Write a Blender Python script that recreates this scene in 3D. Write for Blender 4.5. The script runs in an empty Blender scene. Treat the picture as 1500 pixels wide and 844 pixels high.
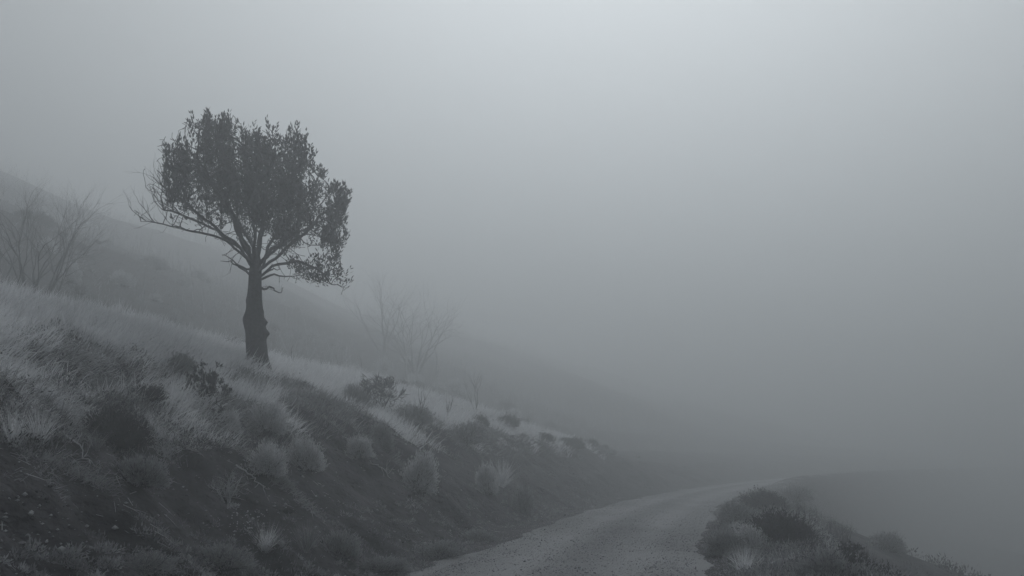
import bpy, math, random
import numpy as np
from mathutils import Vector, Matrix

random.seed(7)
RNG = np.random.default_rng(11)
R = math.radians
SC = bpy.context.scene
COL = SC.collection

# ------------------------------------------------------------------ camera
CAM_Z = 1.6
FPX, PW, PH, HOR = 1458.0, 1500.0, 844.0, 676.0
PITCH = math.atan((HOR - PH / 2) / FPX)
cam_d = bpy.data.cameras.new('camera')
cam_d.sensor_width = 36.0
cam_d.lens = 36.0 * FPX / PW
cam_d.clip_start = 0.1
cam_d.clip_end = 4000
cam = bpy.data.objects.new('camera', cam_d)
cam.location = (0, 0, CAM_Z)
cam.rotation_euler = (math.pi / 2 + PITCH, 0, 0)
COL.objects.link(cam)
SC.camera = cam

# ------------------------------------------------------------------ sky, sun, exposure
SUN_EL, SUN_AZ = 36.0, 7.0          # degrees; azimuth clockwise from +Y
world = bpy.data.worlds.new('World')
SC.world = world
world.use_nodes = True
wn = world.node_tree
wn.nodes.clear()
sky = wn.nodes.new('ShaderNodeTexSky')
sky.sky_type = 'NISHITA'
sky.sun_disc = False
sky.sun_elevation = R(SUN_EL)
sky.sun_rotation = R(SUN_AZ)
sky.dust_density = 6.0
sky.air_density = 1.0
hsv = wn.nodes.new('ShaderNodeHueSaturation')
hsv.inputs['Saturation'].default_value = 0.08
bg = wn.nodes.new('ShaderNodeBackground')
bg.inputs['Strength'].default_value = 0.12
wo = wn.nodes.new('ShaderNodeOutputWorld')
wn.links.new(sky.outputs[0], hsv.inputs['Color'])
gam = wn.nodes.new('ShaderNodeGamma')          # cloud deck evens out the clear sky's bright aureole
gam.inputs['Gamma'].default_value = 0.45
wn.links.new(hsv.outputs[0], gam.inputs['Color'])
wn.links.new(gam.outputs[0], bg.inputs['Color'])
wn.links.new(bg.outputs[0], wo.inputs['Surface'])

sun_d = bpy.data.lights.new('sun', 'SUN')
sun_d.energy = 2.4
sun_d.angle = R(30)
sun_d.color = (0.95, 0.98, 1.0)
sun = bpy.data.objects.new('sun', sun_d)
sd = Vector((math.sin(R(SUN_AZ)) * math.cos(R(SUN_EL)), math.cos(R(SUN_AZ)) * math.cos(R(SUN_EL)), math.sin(R(SUN_EL))))
sun.rotation_euler = sd.to_track_quat('Z', 'Y').to_euler()
sun.location = (0, 0, 60)
COL.objects.link(sun)

SC.view_settings.view_transform = 'Standard'
SC.view_settings.look = 'None'
SC.view_settings.exposure = 0.88
SC.view_settings.gamma = 1.0
SC.view_settings.use_curve_mapping = False
SC.render.engine = 'CYCLES'
SC.cycles.use_denoising = True
SC.cycles.max_bounces = 9
SC.cycles.diffuse_bounces = 7
SC.cycles.transmission_bounces = 7
SC.cycles.volume_bounces = 4
SC.cycles.transparent_max_bounces = 8
HAZE_DENSITY = 0.0162
HAZE_COLOR = (0.70, 0.722, 0.735)
HAZE_ANISO = 0.58

# ------------------------------------------------------------------ helpers
def fade(t): return t * t * (3 - 2 * t)

def vnoise(x, y, seed=0):
    x = np.asarray(x, float); y = np.asarray(y, float)
    xi = np.floor(x).astype(np.int64); yi = np.floor(y).astype(np.int64)
    fx = fade(x - xi); fy = fade(y - yi)
    def h(a, b):
        n = (a * 374761393 + b * 668265263 + seed * 974634777) & 0xffffffff
        n = ((n ^ (n >> 13)) * 1274126177) & 0xffffffff
        n = (n ^ (n >> 16)) & 0xffffff
        return n / float(0xffffff)
    a = h(xi, yi) * (1 - fx) + h(xi + 1, yi) * fx
    b = h(xi, yi + 1) * (1 - fx) + h(xi + 1, yi + 1) * fx
    return (a * (1 - fy) + b * fy) * 2 - 1

def fbm(x, y, seed=0, octv=4):
    t = 0; a = 1; s = 0
    for i in range(octv):
        t = t + a * vnoise(x * 2 ** i, y * 2 ** i, seed + i * 17); s += a; a *= .5
    return t / s

def sstep(a, b, x):
    t = np.clip((np.asarray(x, float) - a) / (b - a), 0, 1)
    return t * t * (3 - 2 * t)

def tag(o, label=None, cat=None, group=None, kind=None):
    if label: o['label'] = label
    if cat: o['category'] = cat
    if group: o['group'] = group
    if kind: o['kind'] = kind
    return o

def mk(name, V, F, mat, parent=None, smooth=False, attr=None):
    """V (n,3); F (m,3) or (m,4) index array or a list of such arrays"""
    me = bpy.data.meshes.new(name)
    if isinstance(F, np.ndarray): F = [F]
    F = [f for f in F if len(f)]
    nl = sum(f.size for f in F); npol = sum(len(f) for f in F)
    me.vertices.add(len(V)); me.vertices.foreach_set('co', np.asarray(V, np.float32).ravel())
    me.loops.add(nl); me.loops.foreach_set('vertex_index', np.concatenate([f.ravel() for f in F]).astype(np.int32))
    me.polygons.add(npol)
    tot = np.concatenate([np.full(len(f), f.shape[1]) for f in F])
    st = np.concatenate([[0], np.cumsum(tot)[:-1]])
    me.polygons.foreach_set('loop_start', st.astype(np.int32))
    if smooth: me.polygons.foreach_set('use_smooth', np.ones(npol, bool))
    me.update(calc_edges=True)
    if attr is not None:
        a = me.attributes.new('tint', 'FLOAT', 'POINT')
        a.data.foreach_set('value', np.asarray(attr, np.float32))
    me.materials.append(mat)
    o = bpy.data.objects.new(name, me)
    COL.objects.link(o)
    if parent is not None: o.parent = parent
    return o

class MB:
    def __init__(s): s.V = []; s.F = []; s.n = 0; s.A = []
    def add(s, V, F, a=0.5):
        V = np.asarray(V, float)
        s.V.append(V); s.F.append(np.asarray(F) + s.n); s.n += len(V)
        s.A.append(np.full(len(V), a) if np.isscalar(a) else a)
    def build(s, name, mat, parent=None, smooth=False):
        V = np.concatenate(s.V); A = np.concatenate(s.A)
        T = [f for f in s.F if f.shape[1] == 3]; Q = [f for f in s.F if f.shape[1] == 4]
        F = []
        if T: F.append(np.concatenate(T))
        if Q: F.append(np.concatenate(Q))
        return mk(name, V, F, mat, parent, smooth, A)

def empty(name, loc):
    o = bpy.data.objects.new(name, None); o.location = loc
    o.empty_display_size = .2
    COL.objects.link(o); return o

def copy_tree(o, parent=None):
    c = o.copy(); COL.objects.link(c)
    if parent is not None: c.parent = parent
    for ch in list(o.children): copy_tree(ch, c)
    return c

def tube(mb, P, rad, k=5, a=.5):
    P = np.asarray(P, float); n = len(P); rad = np.asarray(rad, float)
    if n < 2: return
    T = np.gradient(P, axis=0); T /= np.linalg.norm(T, axis=1)[:, None] + 1e-9
    ref = np.array([0.3, 1, .1]); ref = ref / np.linalg.norm(ref)
    U = np.cross(T, ref); nn = np.linalg.norm(U, axis=1)[:, None]
    U = np.where(nn < .15, np.cross(T, [1., 0, 0]), U); U /= np.linalg.norm(U, axis=1)[:, None] + 1e-9
    W = np.cross(T, U)
    th = np.arange(k) * 2 * math.pi / k
    V = P[:, None, :] + rad[:, None, None] * (np.cos(th)[None, :, None] * U[:, None, :] + np.sin(th)[None, :, None] * W[:, None, :])
    V = V.reshape(-1, 3)
    i = np.arange(n - 1)[:, None] * k; j = np.arange(k)[None, :]; j2 = (j + 1) % k
    Q = np.stack([i + j, i + j2, i + k + j2, i + k + j], -1).reshape(-1, 4)
    mb.add(V, Q, a)
    c = np.array([[ (n-1)*k + q, (n-1)*k + (q + 1) % k, (n-1)*k + (q + 2) % k ] for q in range(0, k - 2, 2)] )
    mb.F.append(c + mb.n - len(V)) if len(c) else None

def unit(v): return v / (np.linalg.norm(v, axis=-1, keepdims=True) + 1e-9)

def blades(P, L, W, D, tint, rng, curl=.25):
    """ribbons: base P, length L, width W, direction D (n,3); bends with gravity. 5 verts, 3 tris each"""
    n = len(P)
    D = unit(D)
    side = unit(np.cross(D, rng.normal(size=(n, 3))))
    L = L[:, None]; W = W[:, None]
    mid = P + D * L * .5
    tip = P + D * L + np.array([0, 0, -1.]) * L * curl * rng.random((n, 1))
    V = np.stack([P - side * W * .5, P + side * W * .5, mid + side * W * .4, mid - side * W * .4, tip], 1).reshape(-1, 3)
    b = np.arange(n)[:, None] * 5
    F = np.concatenate([b + [0, 1, 2], b + [0, 2, 3], b + [3, 2, 4]])
    return V, F, np.repeat(tint, 5)

def sprigs(P, D, L, W, tint, rng):
    """small pointed leaves: 4 verts, folded diamond, 2 tris"""
    n = len(P); D = unit(D); side = unit(np.cross(D, rng.normal(size=(n, 3))))
    L = L[:, None]; W = W[:, None]
    up = unit(np.cross(side, D))
    V = np.stack([P, P + D * L * .45 + side * W * .5, P + D * L, P + D * L * .45 - side * W * .5 + up * W * .25], 1).reshape(-1, 3)
    b = np.arange(n)[:, None] * 4
    F = np.concatenate([b + [0, 1, 2], b + [0, 2, 3]])
    return V, F, np.repeat(tint, 4)

# ------------------------------------------------------------------ materials
def mat(name, c1, c2, scale=8.0, rough=.9, bump=0.0, bscale=40.0, tint=None, trans=0.0, detail=6, bdist=.05):
    m = bpy.data.materials.new(name); m.use_nodes = True
    t = m.node_tree; t.nodes.clear()
    out = t.nodes.new('ShaderNodeOutputMaterial')
    p = t.nodes.new('ShaderNodeBsdfPrincipled')
    p.inputs['Roughness'].default_value = rough
    p.inputs['Specular IOR Level'].default_value = .2
    tc = t.nodes.new('ShaderNodeTexCoord')
    no = t.nodes.new('ShaderNodeTexNoise'); no.inputs['Scale'].default_value = scale; no.inputs['Detail'].default_value = detail
    t.links.new(tc.outputs['Object'], no.inputs['Vector'])
    r = t.nodes.new('ShaderNodeValToRGB')
    r.color_ramp.elements[0].position = .32; r.color_ramp.elements[1].position = .68
    r.color_ramp.elements[0].color = (*c1, 1); r.color_ramp.elements[1].color = (*c2, 1)
    if tint:
        at = t.nodes.new('ShaderNodeAttribute'); at.attribute_name = 'tint'
        mx = t.nodes.new('ShaderNodeMix'); mx.data_type = 'FLOAT'; mx.inputs[0].default_value = tint
        t.links.new(no.outputs['Fac'], mx.inputs[2]); t.links.new(at.outputs['Fac'], mx.inputs[3])
        t.links.new(mx.outputs[0], r.inputs['Fac'])
        r.color_ramp.elements[0].position = .15; r.color_ramp.elements[1].position = .85
    else:
        t.links.new(no.outputs['Fac'], r.inputs['Fac'])
    t.links.new(r.outputs[0], p.inputs['Base Color'])
    if bump:
        nb = t.nodes.new('ShaderNodeTexNoise'); nb.inputs['Scale'].default_value = bscale; nb.inputs['Detail'].default_value = 8
        t.links.new(tc.outputs['Object'], nb.inputs['Vector'])
        bp = t.nodes.new('ShaderNodeBump'); bp.inputs['Strength'].default_value = bump; bp.inputs['Distance'].default_value = bdist
        t.links.new(nb.outputs['Fac'], bp.inputs['Height']); t.links.new(bp.outputs[0], p.inputs['Normal'])
    if trans:
        tr = t.nodes.new('ShaderNodeBsdfTranslucent'); t.links.new(r.outputs[0], tr.inputs['Color'])
        ms = t.nodes.new('ShaderNodeMixShader'); ms.inputs[0].default_value = trans
        t.links.new(p.outputs[0], ms.inputs[1]); t.links.new(tr.outputs[0], ms.inputs[2])
        t.links.new(ms.outputs[0], out.inputs['Surface'])
    else:
        t.links.new(p.outputs[0], out.inputs['Surface'])
    return m

M_SOIL = mat('dark_soil', (.012, .012, .015), (.075, .073, .082), 1.6, .95, 1.0, 9, detail=10, bdist=.16)
def ground_mat():
    m = M_SOIL; t = m.node_tree
    p = next(n for n in t.nodes if n.type == 'BSDF_PRINCIPLED'); r = next(n for n in t.nodes if n.type == 'VALTORGB')
    at = t.nodes.new('ShaderNodeAttribute'); at.attribute_name = 'tint'
    tc = next(n for n in t.nodes if n.type == 'TEX_COORD')
    no = t.nodes.new('ShaderNodeTexNoise'); no.inputs['Scale'].default_value = 7; no.inputs['Detail'].default_value = 12; no.inputs['Roughness'].default_value = .7
    t.links.new(tc.outputs['Object'], no.inputs['Vector'])
    ml = t.nodes.new('ShaderNodeMath'); ml.operation = 'MULTIPLY_ADD'      # thatch only where the noise lets it
    t.links.new(no.outputs['Fac'], ml.inputs[0]); ml.inputs[1].default_value = 2.2; ml.inputs[2].default_value = -1.6
    ad = t.nodes.new('ShaderNodeMath'); ad.operation = 'MULTIPLY_ADD'; ad.use_clamp = True
    t.links.new(at.outputs['Fac'], ad.inputs[0]); ad.inputs[1].default_value = 1.5; t.links.new(ml.outputs[0], ad.inputs[2])
    mx = t.nodes.new('ShaderNodeMix'); mx.data_type = 'RGBA'
    t.links.new(ad.outputs[0], mx.inputs[0]); t.links.new(r.outputs[0], mx.inputs[6]); mx.inputs[7].default_value = (.52, .53, .55, 1)
    t.links.new(mx.outputs[2], p.inputs['Base Color'])
ground_mat()
M_ROAD = mat('road_gravel', (.13, .133, .142), (.33, .335, .35), .9, .9, .8, 40, detail=12, tint=.6)
M_STONE = mat('gravel_stone', (.09, .09, .10), (.42, .43, .45), 3.0, .85, .3, 60, tint=.85)
M_ROCK = mat('pale_rock', (.16, .165, .18), (.34, .35, .37), 9, .85, .6, 30)
M_GRASS = mat('pale_dry_grass', (.46, .47, .49), (.86, .87, .89), 1.2, .8, tint=.6, trans=.6)
M_DULL = mat('dull_grass', (.07, .07, .078), (.46, .47, .49), 1.4, .9, tint=.6, trans=.25)
M_BARK = mat('juniper_bark', (.028, .027, .031), (.07, .068, .075), 14, .95, .8, 40)
M_TWIG = mat('bare_wood', (.05, .05, .056), (.12, .12, .13), 10, .95, tint=.3)
M_MID = mat('drab_brush_leaf', (.13, .133, .143), (.46, .47, .49), 6, .9, tint=.7, trans=.35)
M_PALE = mat('bleached_wood', (.30, .31, .32), (.55, .56, .58), 12, .8)
M_LEAF = mat('juniper_leaf', (.025, .027, .030), (.07, .073, .078), 5, .8, tint=.6, trans=.15)
M_DARKLEAF = mat('dark_brush_leaf', (.03, .03, .036), (.12, .12, .13), 6, .9, tint=.6, trans=.15)
M_SAGE = mat('greyish_brush_leaf', (.34, .345, .36), (.78, .79, .81), 6, .9, tint=.7, trans=.45)
M_FLUFF = mat('white_seed_fluff', (.5, .51, .53), (.7, .71, .73), 9, .8)

# ------------------------------------------------------------------ terrain shape
def xc(y):
    y = np.asarray(y, float)
    y1 = np.clip(y, -40, 130)
    v = -1.45 + .119 * y1 + .0019 * y1 ** 2
    return v + (y - y1) * (.119 + .0038 * y1)
def xcs(y):
    return .119 + .0038 * np.clip(np.asarray(y, float), -40, 130)
def lat(x, y):
    return (x - xc(y)) / np.sqrt(1 + xcs(y) ** 2)
def from_s(s, y):
    return xc(y) + s * np.sqrt(1 + xcs(y) ** 2)

_k = [(-2000, 74), (-210, 74), (-165, 71), (-140, 63.5), (-105, 46.7), (-85, 37), (-62, 25.7), (-42, 15.6), (-28, 8.6), (-20, 4.9), (-15.5, 4.4), (-13.2, 4.95), (-12, 5.0), (-10, 4.35),
      (-7.4, 3.15), (-6.3, 2.55), (-2.9, .03), (-2.4, -.03), (-1.9, 0), (0, .05), (2.0, .0), (2.6, .04), (3.4, .16), (4.3, .12),
      (5.2, -.2), (9, -1.3), (16, -3.7), (25, -7), (40, -13), (90, -32), (2000, -38)]
_ss = np.concatenate([np.arange(-2000, -100, 5), np.arange(-100, 100, .05), np.arange(100, 2001, 5)])
_zz = np.interp(_ss, [a for a, b in _k], [b for a, b in _k])
_m = (_ss >= -100) & (_ss < 100)
_g = np.exp(-.5 * (np.arange(-30, 31) * .05 / .28) ** 2); _g /= _g.sum()
_t = np.convolve(np.pad(_zz[_m], 30, mode='edge'), _g, 'valid'); _zz[_m] = _t

def H(x, y):
    x = np.asarray(x, float); y = np.asarray(y, float)
    s = lat(x, y)
    bank = sstep(-2.6, -4.0, s)
    hillf = 1 - .42 * sstep(60, 250, y) * sstep(-14, -26, s)
    s2 = s + bank * (.75 * fbm(y * .21 + 3, s * .12, 5, 3)) * sstep(-40, -12, s)
    z = np.interp(s2, _ss, _zz) * hillf
    z = z * (1 - .5 * sstep(37, 80, y) * sstep(-19, -13.5, s) * sstep(-2, -3, s))
    face = sstep(-2.6, -3.4, s2) * sstep(-7.2, -6.0, s2)
    # erosion rills running down the cut face, lumps elsewhere
    rill = 1 - np.abs(fbm(y * .85 + s * .25, s * .16, 21, 4)) * 2
    z = z + face * .42 * (rill - .6)
    z = z + face * .10 * fbm(y * 2.6 + s * .6, s * .7, 31, 3)
    # little scarp with overhanging rim above the cut, nearest the viewer
    near = sstep(22, 15, y)
    q = s2 + 7.7 + .5 * fbm(y * .55, 2.2, 77, 3)
    z = z + near * .5 * (sstep(.45, -.1, q) - 1) * sstep(1.6, .3, q) * bank
    bench = sstep(-5.0, -5.5, s2) * sstep(-6.6, -6.1, s2)
    z = z - near * .25 * bench
    slope = sstep(-6.2, -7.5, s2)
    z = z + slope * (.16 * fbm(x * .5, y * .5, 41, 4) + .05 * fbm(x * 2.4, y * 2.4, 43, 3))
    z = z + sstep(-16, -40, s) * 2.6 * fbm(x * .05, y * .05, 51, 5) + sstep(-40, -90, s) * 5 * fbm(x * .022, y * .022, 57, 3)
    verge = sstep(2.0, 2.9, s)
    z = z - 4.5 * sstep(26, 62, y) * sstep(3.9, 10, s) - 1.7 * sstep(4.0, 7.0, s) * sstep(34, 22, y)
    z = z + verge * sstep(9, 5, s) * .40 * sstep(46, 70, y) + verge * (.10 * fbm(x * 1.1, y * 1.1, 61, 4) + .03 * fbm(x * 5, y * 5, 63, 2))
    z = z + sstep(6, 20, s) * 1.2 * fbm(x * .09, y * .09, 71, 4)
    rd = sstep(2.4, 1.7, np.abs(s))
    rut = -.045 * (np.exp(-((s - 0.85) / .33) ** 2) + np.exp(-((s + .85) / .33) ** 2))
    z = z + rd * (rut + .02 * fbm(x * .9, y * .5, 81, 3) + .012 * fbm(x * 4, y * 4, 83, 3))
    return z

def ray(px, py):
    f = np.array([0, math.cos(PITCH), math.sin(PITCH)]); u = np.array([0, -math.sin(PITCH), math.cos(PITCH)])
    return f * FPX + np.array([1., 0, 0]) * (px - PW / 2) + u * (PH / 2 - py)
def at(px, py, Y):
    d = ray(px, py); d = d / d[1]
    return np.array([0, 0, CAM_Z]) + d * Y
_ts = np.concatenate([np.arange(4, 80, .05), np.arange(80, 400, .5)])
def ground(px, py, tmin=4):
    d = ray(px, py); d = d / d[1]
    P = np.array([0, 0, CAM_Z])[None] + d[None] * _ts[:, None]
    hit = np.where((P[:, 2] <= H(P[:, 0], P[:, 1])) & (_ts >= tmin))[0]
    i = hit[0] if len(hit) else len(_ts) - 1
    p = P[i].copy(); p[2] = H(p[0], p[1]); return p

zone = lambda x, y, s: sstep(-7.3, -8.5, s + 2.6 * fbm(x * .4, y * .3, 301, 4) + 1.3 * fbm(x * 1.7, y * 1.3, 302, 3) - sstep(20, 28, y) * 1.1)
# ground: one sheet, fine where it is near and in view
def axis(pts):
    out = [pts[0][0]]
    for (a, st), (b, _) in zip(pts[:-1], pts[1:]):
        n = max(1, int(round((b - a) / st))); out += list(a + (b - a) * (np.arange(n) + 1) / n)
    return np.array(out)
gs = axis([(-900, 60), (-120, 8), (-60, 2), (-24, .5), (-16, .16), (-2.2, .25), (2.2, .16), (6.5, .6), (20, 3), (80, 15), (200, 60), (900, 0)])
gy = axis([(-900, 90), (-60, 6), (-12, 1), (3, .3), (7, .11), (26, .2), (45, .5), (80, 2), (140, 8), (300, 60), (900, 0)])
S2, Y2 = np.meshgrid(gs, gy)
wgt = np.exp(-(np.abs(S2) / 140) ** 2)
X2 = np.where(True, xc(Y2) * 0 + from_s(S2, np.clip(Y2, -40, 130)) , 0)
Z2 = H(X2, Y2)
nx, ny = len(gs), len(gy)
I = np.arange(ny * nx).reshape(ny, nx)
Q = np.stack([I[:-1, :-1], I[:-1, 1:], I[1:, 1:], I[1:, :-1]], -1).reshape(-1, 4)
# beyond y=130 the sheet follows x shifted by the last row, so the sheet has no folds
def thatch(x, y, s):
    t = .75 * zone(x, y, s) * sstep(-22, -14, s) * (.35 + .65 * sstep(60, 38, y)) * (.8 + .6 * fbm(x * .55, y * .4, 303, 3))
    t = t + .42 * sstep(-5.8, -7.4, s) * (1 + fbm(x * .7, y * .5, 311, 4)) * (1 - zone(x, y, s))
    t = t + .55 * sstep(-32, -60, s) * (1 + .5 * fbm(x * .08, y * .08, 365, 3))  # upper hill: dry-grass colour paled further, painting in the ridge's fade into fog
    t = t + .13 * sstep(-13, -18, s) * (1 + 1.2 * fbm(x * .12, y * .12, 361, 3))
    t = t + .35 * sstep(2.0, 2.9, s) * (1 + fbm(x * .9, y * .7, 351, 3)) * sstep(4.8, 3.6, s) + .15 * sstep(-3.6, -2.8, s)
    return np.clip(t, 0, 1)
S2b = lat(X2, Y2)
gr = mk('ground', np.stack([X2, Y2, Z2], -1).reshape(-1, 3), Q, M_SOIL, smooth=True, attr=thatch(X2, Y2, S2b).ravel())
tag(gr, kind='structure')

# road strip, ragged edges sinking into the ground
ry = axis([(-60, 2), (3, .12), (40, .4), (128, 0)])
rs = np.linspace(-1, 1, 36)
RS, RY = np.meshgrid(rs, ry)
eL = 2.15 + .05 * (ry < 20) + .38 * fbm(ry * .5, ry * 0 + 1, 90, 5); eR = 2.1 + .35 * fbm(ry * .6, ry * 0 + 5, 95, 5)
SS = np.where(RS < 0, RS * eL[:, None], RS * eR[:, None])
XR = from_s(SS, RY); ZR = H(XR, RY) + .03 * (1 - np.abs(RS) ** 10) - .012
I = np.arange(len(ry) * len(rs)).reshape(len(ry), len(rs))
Q = np.stack([I[:-1, :-1], I[:-1, 1:], I[1:, 1:], I[1:, :-1]], -1).reshape(-1, 4)
TR = .45 + .36 * (np.exp(-((SS - .9) / .38) ** 2) + np.exp(-((SS + .8) / .38) ** 2)) - .26 * np.exp(-(SS / .35) ** 2) + .45 * fbm(XR * .7, RY * .35, 97, 4)
tag(mk('road', np.stack([XR, RY, ZR], -1).reshape(-1, 3), Q, M_ROAD, smooth=True, attr=np.clip(TR, 0, 1).ravel()), kind='structure')

# ------------------------------------------------------------------ haze
def haze():
    x0, x1, y0, y1, z0, z1 = -1100, 1300, -950, 950, -49, 91
    V = np.array([(x, y, z) for z in (z0, z1) for y in (y0, y1) for x in (x0, x1)], float)
    F = np.array([(0, 2, 3, 1), (4, 5, 7, 6), (0, 1, 5, 4), (2, 6, 7, 3), (0, 4, 6, 2), (1, 3, 7, 5)])
    m = bpy.data.materials.new('fog'); m.use_nodes = True; t = m.node_tree; t.nodes.clear()
    o = t.nodes.new('ShaderNodeOutputMaterial'); v = t.nodes.new('ShaderNodeVolumePrincipled')
    v.inputs['Color'].default_value = (*HAZE_COLOR, 1)
    v.inputs['Density'].default_value = HAZE_DENSITY
    v.inputs['Anisotropy'].default_value = HAZE_ANISO
    t.links.new(v.outputs[0], o.inputs['Volume'])
    tag(mk('haze', V, F, m), kind='stuff')
haze()

# ------------------------------------------------------------------ stones of the road and bank
_ph = (1 + 5 ** .5) / 2
OCT = np.array([(1, 0, 0), (-1, 0, 0), (0, 1, 0), (0, -1, 0), (0, 0, 1), (0, 0, -1)], float)
OCTF = np.array([(0, 2, 4), (2, 1, 4), (1, 3, 4), (3, 0, 4), (2, 0, 5), (1, 2, 5), (3, 1, 5), (0, 3, 5)])
def stones(name, s, y, size, rng, seed_tint=None, sink=.25):
    n = len(s); x = from_s(s, y); z = H(x, y) + np.where(np.abs(s) < 1.9, .018, 0)
    th = rng.random(n) * 6.283; c, sn = np.cos(th), np.sin(th)
    sc = size[:, None] * rng.uniform(.55, 1.1, (n, 3)) * [1, 1, .6]
    V = OCT[None] * sc[:, None, :] * (1 + .3 * rng.normal(size=(n, 6, 1)) * .6)
    V = np.stack([V[..., 0] * c[:, None] - V[..., 1] * sn[:, None], V[..., 0] * sn[:, None] + V[..., 1] * c[:, None], V[..., 2]], -1)
    V += np.stack([x, y, z + size * sink], -1)[:, None, :]
    F = (OCTF[None] + np.arange(n)[:, None, None] * 6).reshape(-1, 3)
    return mk(name, V.reshape(-1, 3), F, M_STONE, attr=np.repeat(rng.random(n), 6))
def ydist(n, a, b, rng):   # denser near
    u = rng.random(n); return 1 / (1 / a + u * (1 / b - 1 / a))
rng = np.random.default_rng(3)
n = 52000
s = rng.uniform(-2.35, 2.7, n); y = ydist(n, 8, 70, rng)
keep = rng.random(n) < np.clip(.55 + .6 * fbm(from_s(s, y) * .8, y * .45, 99, 4) + .35 * (np.abs(np.abs(s) - .85) > .4), .08, 1)
s, y = s[keep], y[keep]
tag(stones('gravel', s, y, rng.gamma(1.5, .0034, len(s)) + .003 + y * .00012, rng), kind='stuff')
n = 4500
s = rng.uniform(-6.6, -2.2, n); y = ydist(n, 7, 60, rng)
tag(stones('scree', s, y, rng.gamma(1.5, .006, n) + .004, rng), kind='stuff')

n = 11000
s = rng.uniform(-7.6, -2.4, n); y = ydist(n, 7, 45, rng)
k = rng.random(n) < np.clip(.35 + 1.2 * fbm(from_s(s, y) * .9, y * .6, 441, 4), .03, 1); s, y = s[k], y[k]
o = stones('clods', s, y, rng.gamma(1.5, .011, len(s)) + .006, rng); o.data.materials[0] = M_SOIL; tag(o, kind='stuff')

def rock(px, py, wpx, hpx, label, m=M_ROCK, group=None):
    p = ground(px, py); sc = p[1] / FPX
    w, h = wpx * sc / 2, hpx * sc
    rg = np.random.default_rng(int(px * 7 + py))
    n1, n2 = 14, 9
    u, v = np.meshgrid(np.arange(n1) * 2 * math.pi / n1, np.linspace(-.45 * math.pi, .5 * math.pi, n2))
    X = np.cos(v) * np.cos(u); Y = np.cos(v) * np.sin(u); Z = np.sin(v)
    f = 1 + .3 * fbm(u * 1.2 + px, v * 1.5, int(px), 3)
    V = np.stack([X * w * f, Y * w * .8 * f, (np.sign(Z) * np.abs(Z) ** .8) * h * f], -1).reshape(-1, 3)
    I = np.arange(n1 * n2).reshape(n2, n1); J = np.roll(I, -1, 1)
    Q = np.stack([I[:-1], J[:-1], J[1:], I[1:]], -1).reshape(-1, 4)
    o = mk('rock', V, Q, m); o.location = p
    tag(o, label, 'rock', group)
    return o

# ------------------------------------------------------------------ grasses (stuff)
def slope_dir(x, y):
    e = .3
    gx = (H(x + e, y) - H(x - e, y)) / (2 * e); gy_ = (H(x, y + e) - H(x, y - e)) / (2 * e)
    return -gx, -gy_
def grass_field(name, n_clump, per, smin, smax, ya, yb, hmin, hmax, lean, width, m, rng, mask, spread=.09, tint0=.5, curl=.35):
    s = rng.uniform(smin, smax, n_clump); y = ydist(n_clump, ya, yb, rng)
    x = from_s(s, y)
    k = rng.random(n_clump) < mask(x, y, s)
    s, y, x = s[k], y[k], x[k]
    gx, gy_ = slope_dir(x, y)
    hh = rng.uniform(hmin, hmax, len(s)); ct = np.clip(tint0 + .25 * rng.normal(size=len(s)), 0, 1)
    tw = rng.normal(size=(len(s), 3)) * .25
    i = np.repeat(np.arange(len(s)), per)
    N = len(i)
    sp = spread * (1 + y[i] * .012)
    X = x[i] + rng.normal(size=N) * sp; Y = y[i] + rng.normal(size=N) * sp
    Z = H(X, Y) - .02
    D = np.stack([gx[i] * lean + .12, gy_[i] * lean, np.ones(N)], -1) + tw[i] + rng.normal(size=(N, 3)) * .22
    L = hh[i] * rng.uniform(.5, 1.15, N)
    W = width * rng.uniform(.6, 1.3, N) * (1 + y[i] * .02)
    V, F, A = blades(np.stack([X, Y, Z], -1), L, W, D, np.clip(ct[i] + rng.normal(size=N) * .15, 0, 1), rng, curl)
    return tag(mk(name, V, F, m, attr=A), kind='stuff')

rng = np.random.default_rng(21)
pale_mask = lambda x, y, s: np.clip(zone(x, y, s) * (.85 + .9 * fbm(x * .55, y * .4, 303, 3)), 0, 1)
grass_field('pale_long_grass', 20000, 12, -14.6, -5.6, 10, 62, .30, .62, .9, .010, M_GRASS, rng, pale_mask, .10, .75)
dull_mask = lambda x, y, s: np.clip(.6 + .9 * fbm(x * .7, y * .5, 311, 4), .05, 1) * (1 - .96 * zone(x, y, s))
grass_field('dull_slope_grass', 18000, 12, -14.5, -5.6, 8, 50, .14, .40, .9, .009, M_DULL, rng, dull_mask, .11, .5, .6)
rim_mask = lambda x, y, s: np.clip(.5 + 1.6 * fbm(x * .9, y * .6, 321, 4), 0, 1) * sstep(24, 16, y)
grass_field('rim_grass', 2600, 16, -8.3, -6.2, 8, 24, .15, .36, 2.4, .006, M_GRASS, rng, rim_mask, .07, .15, .9)
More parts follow.
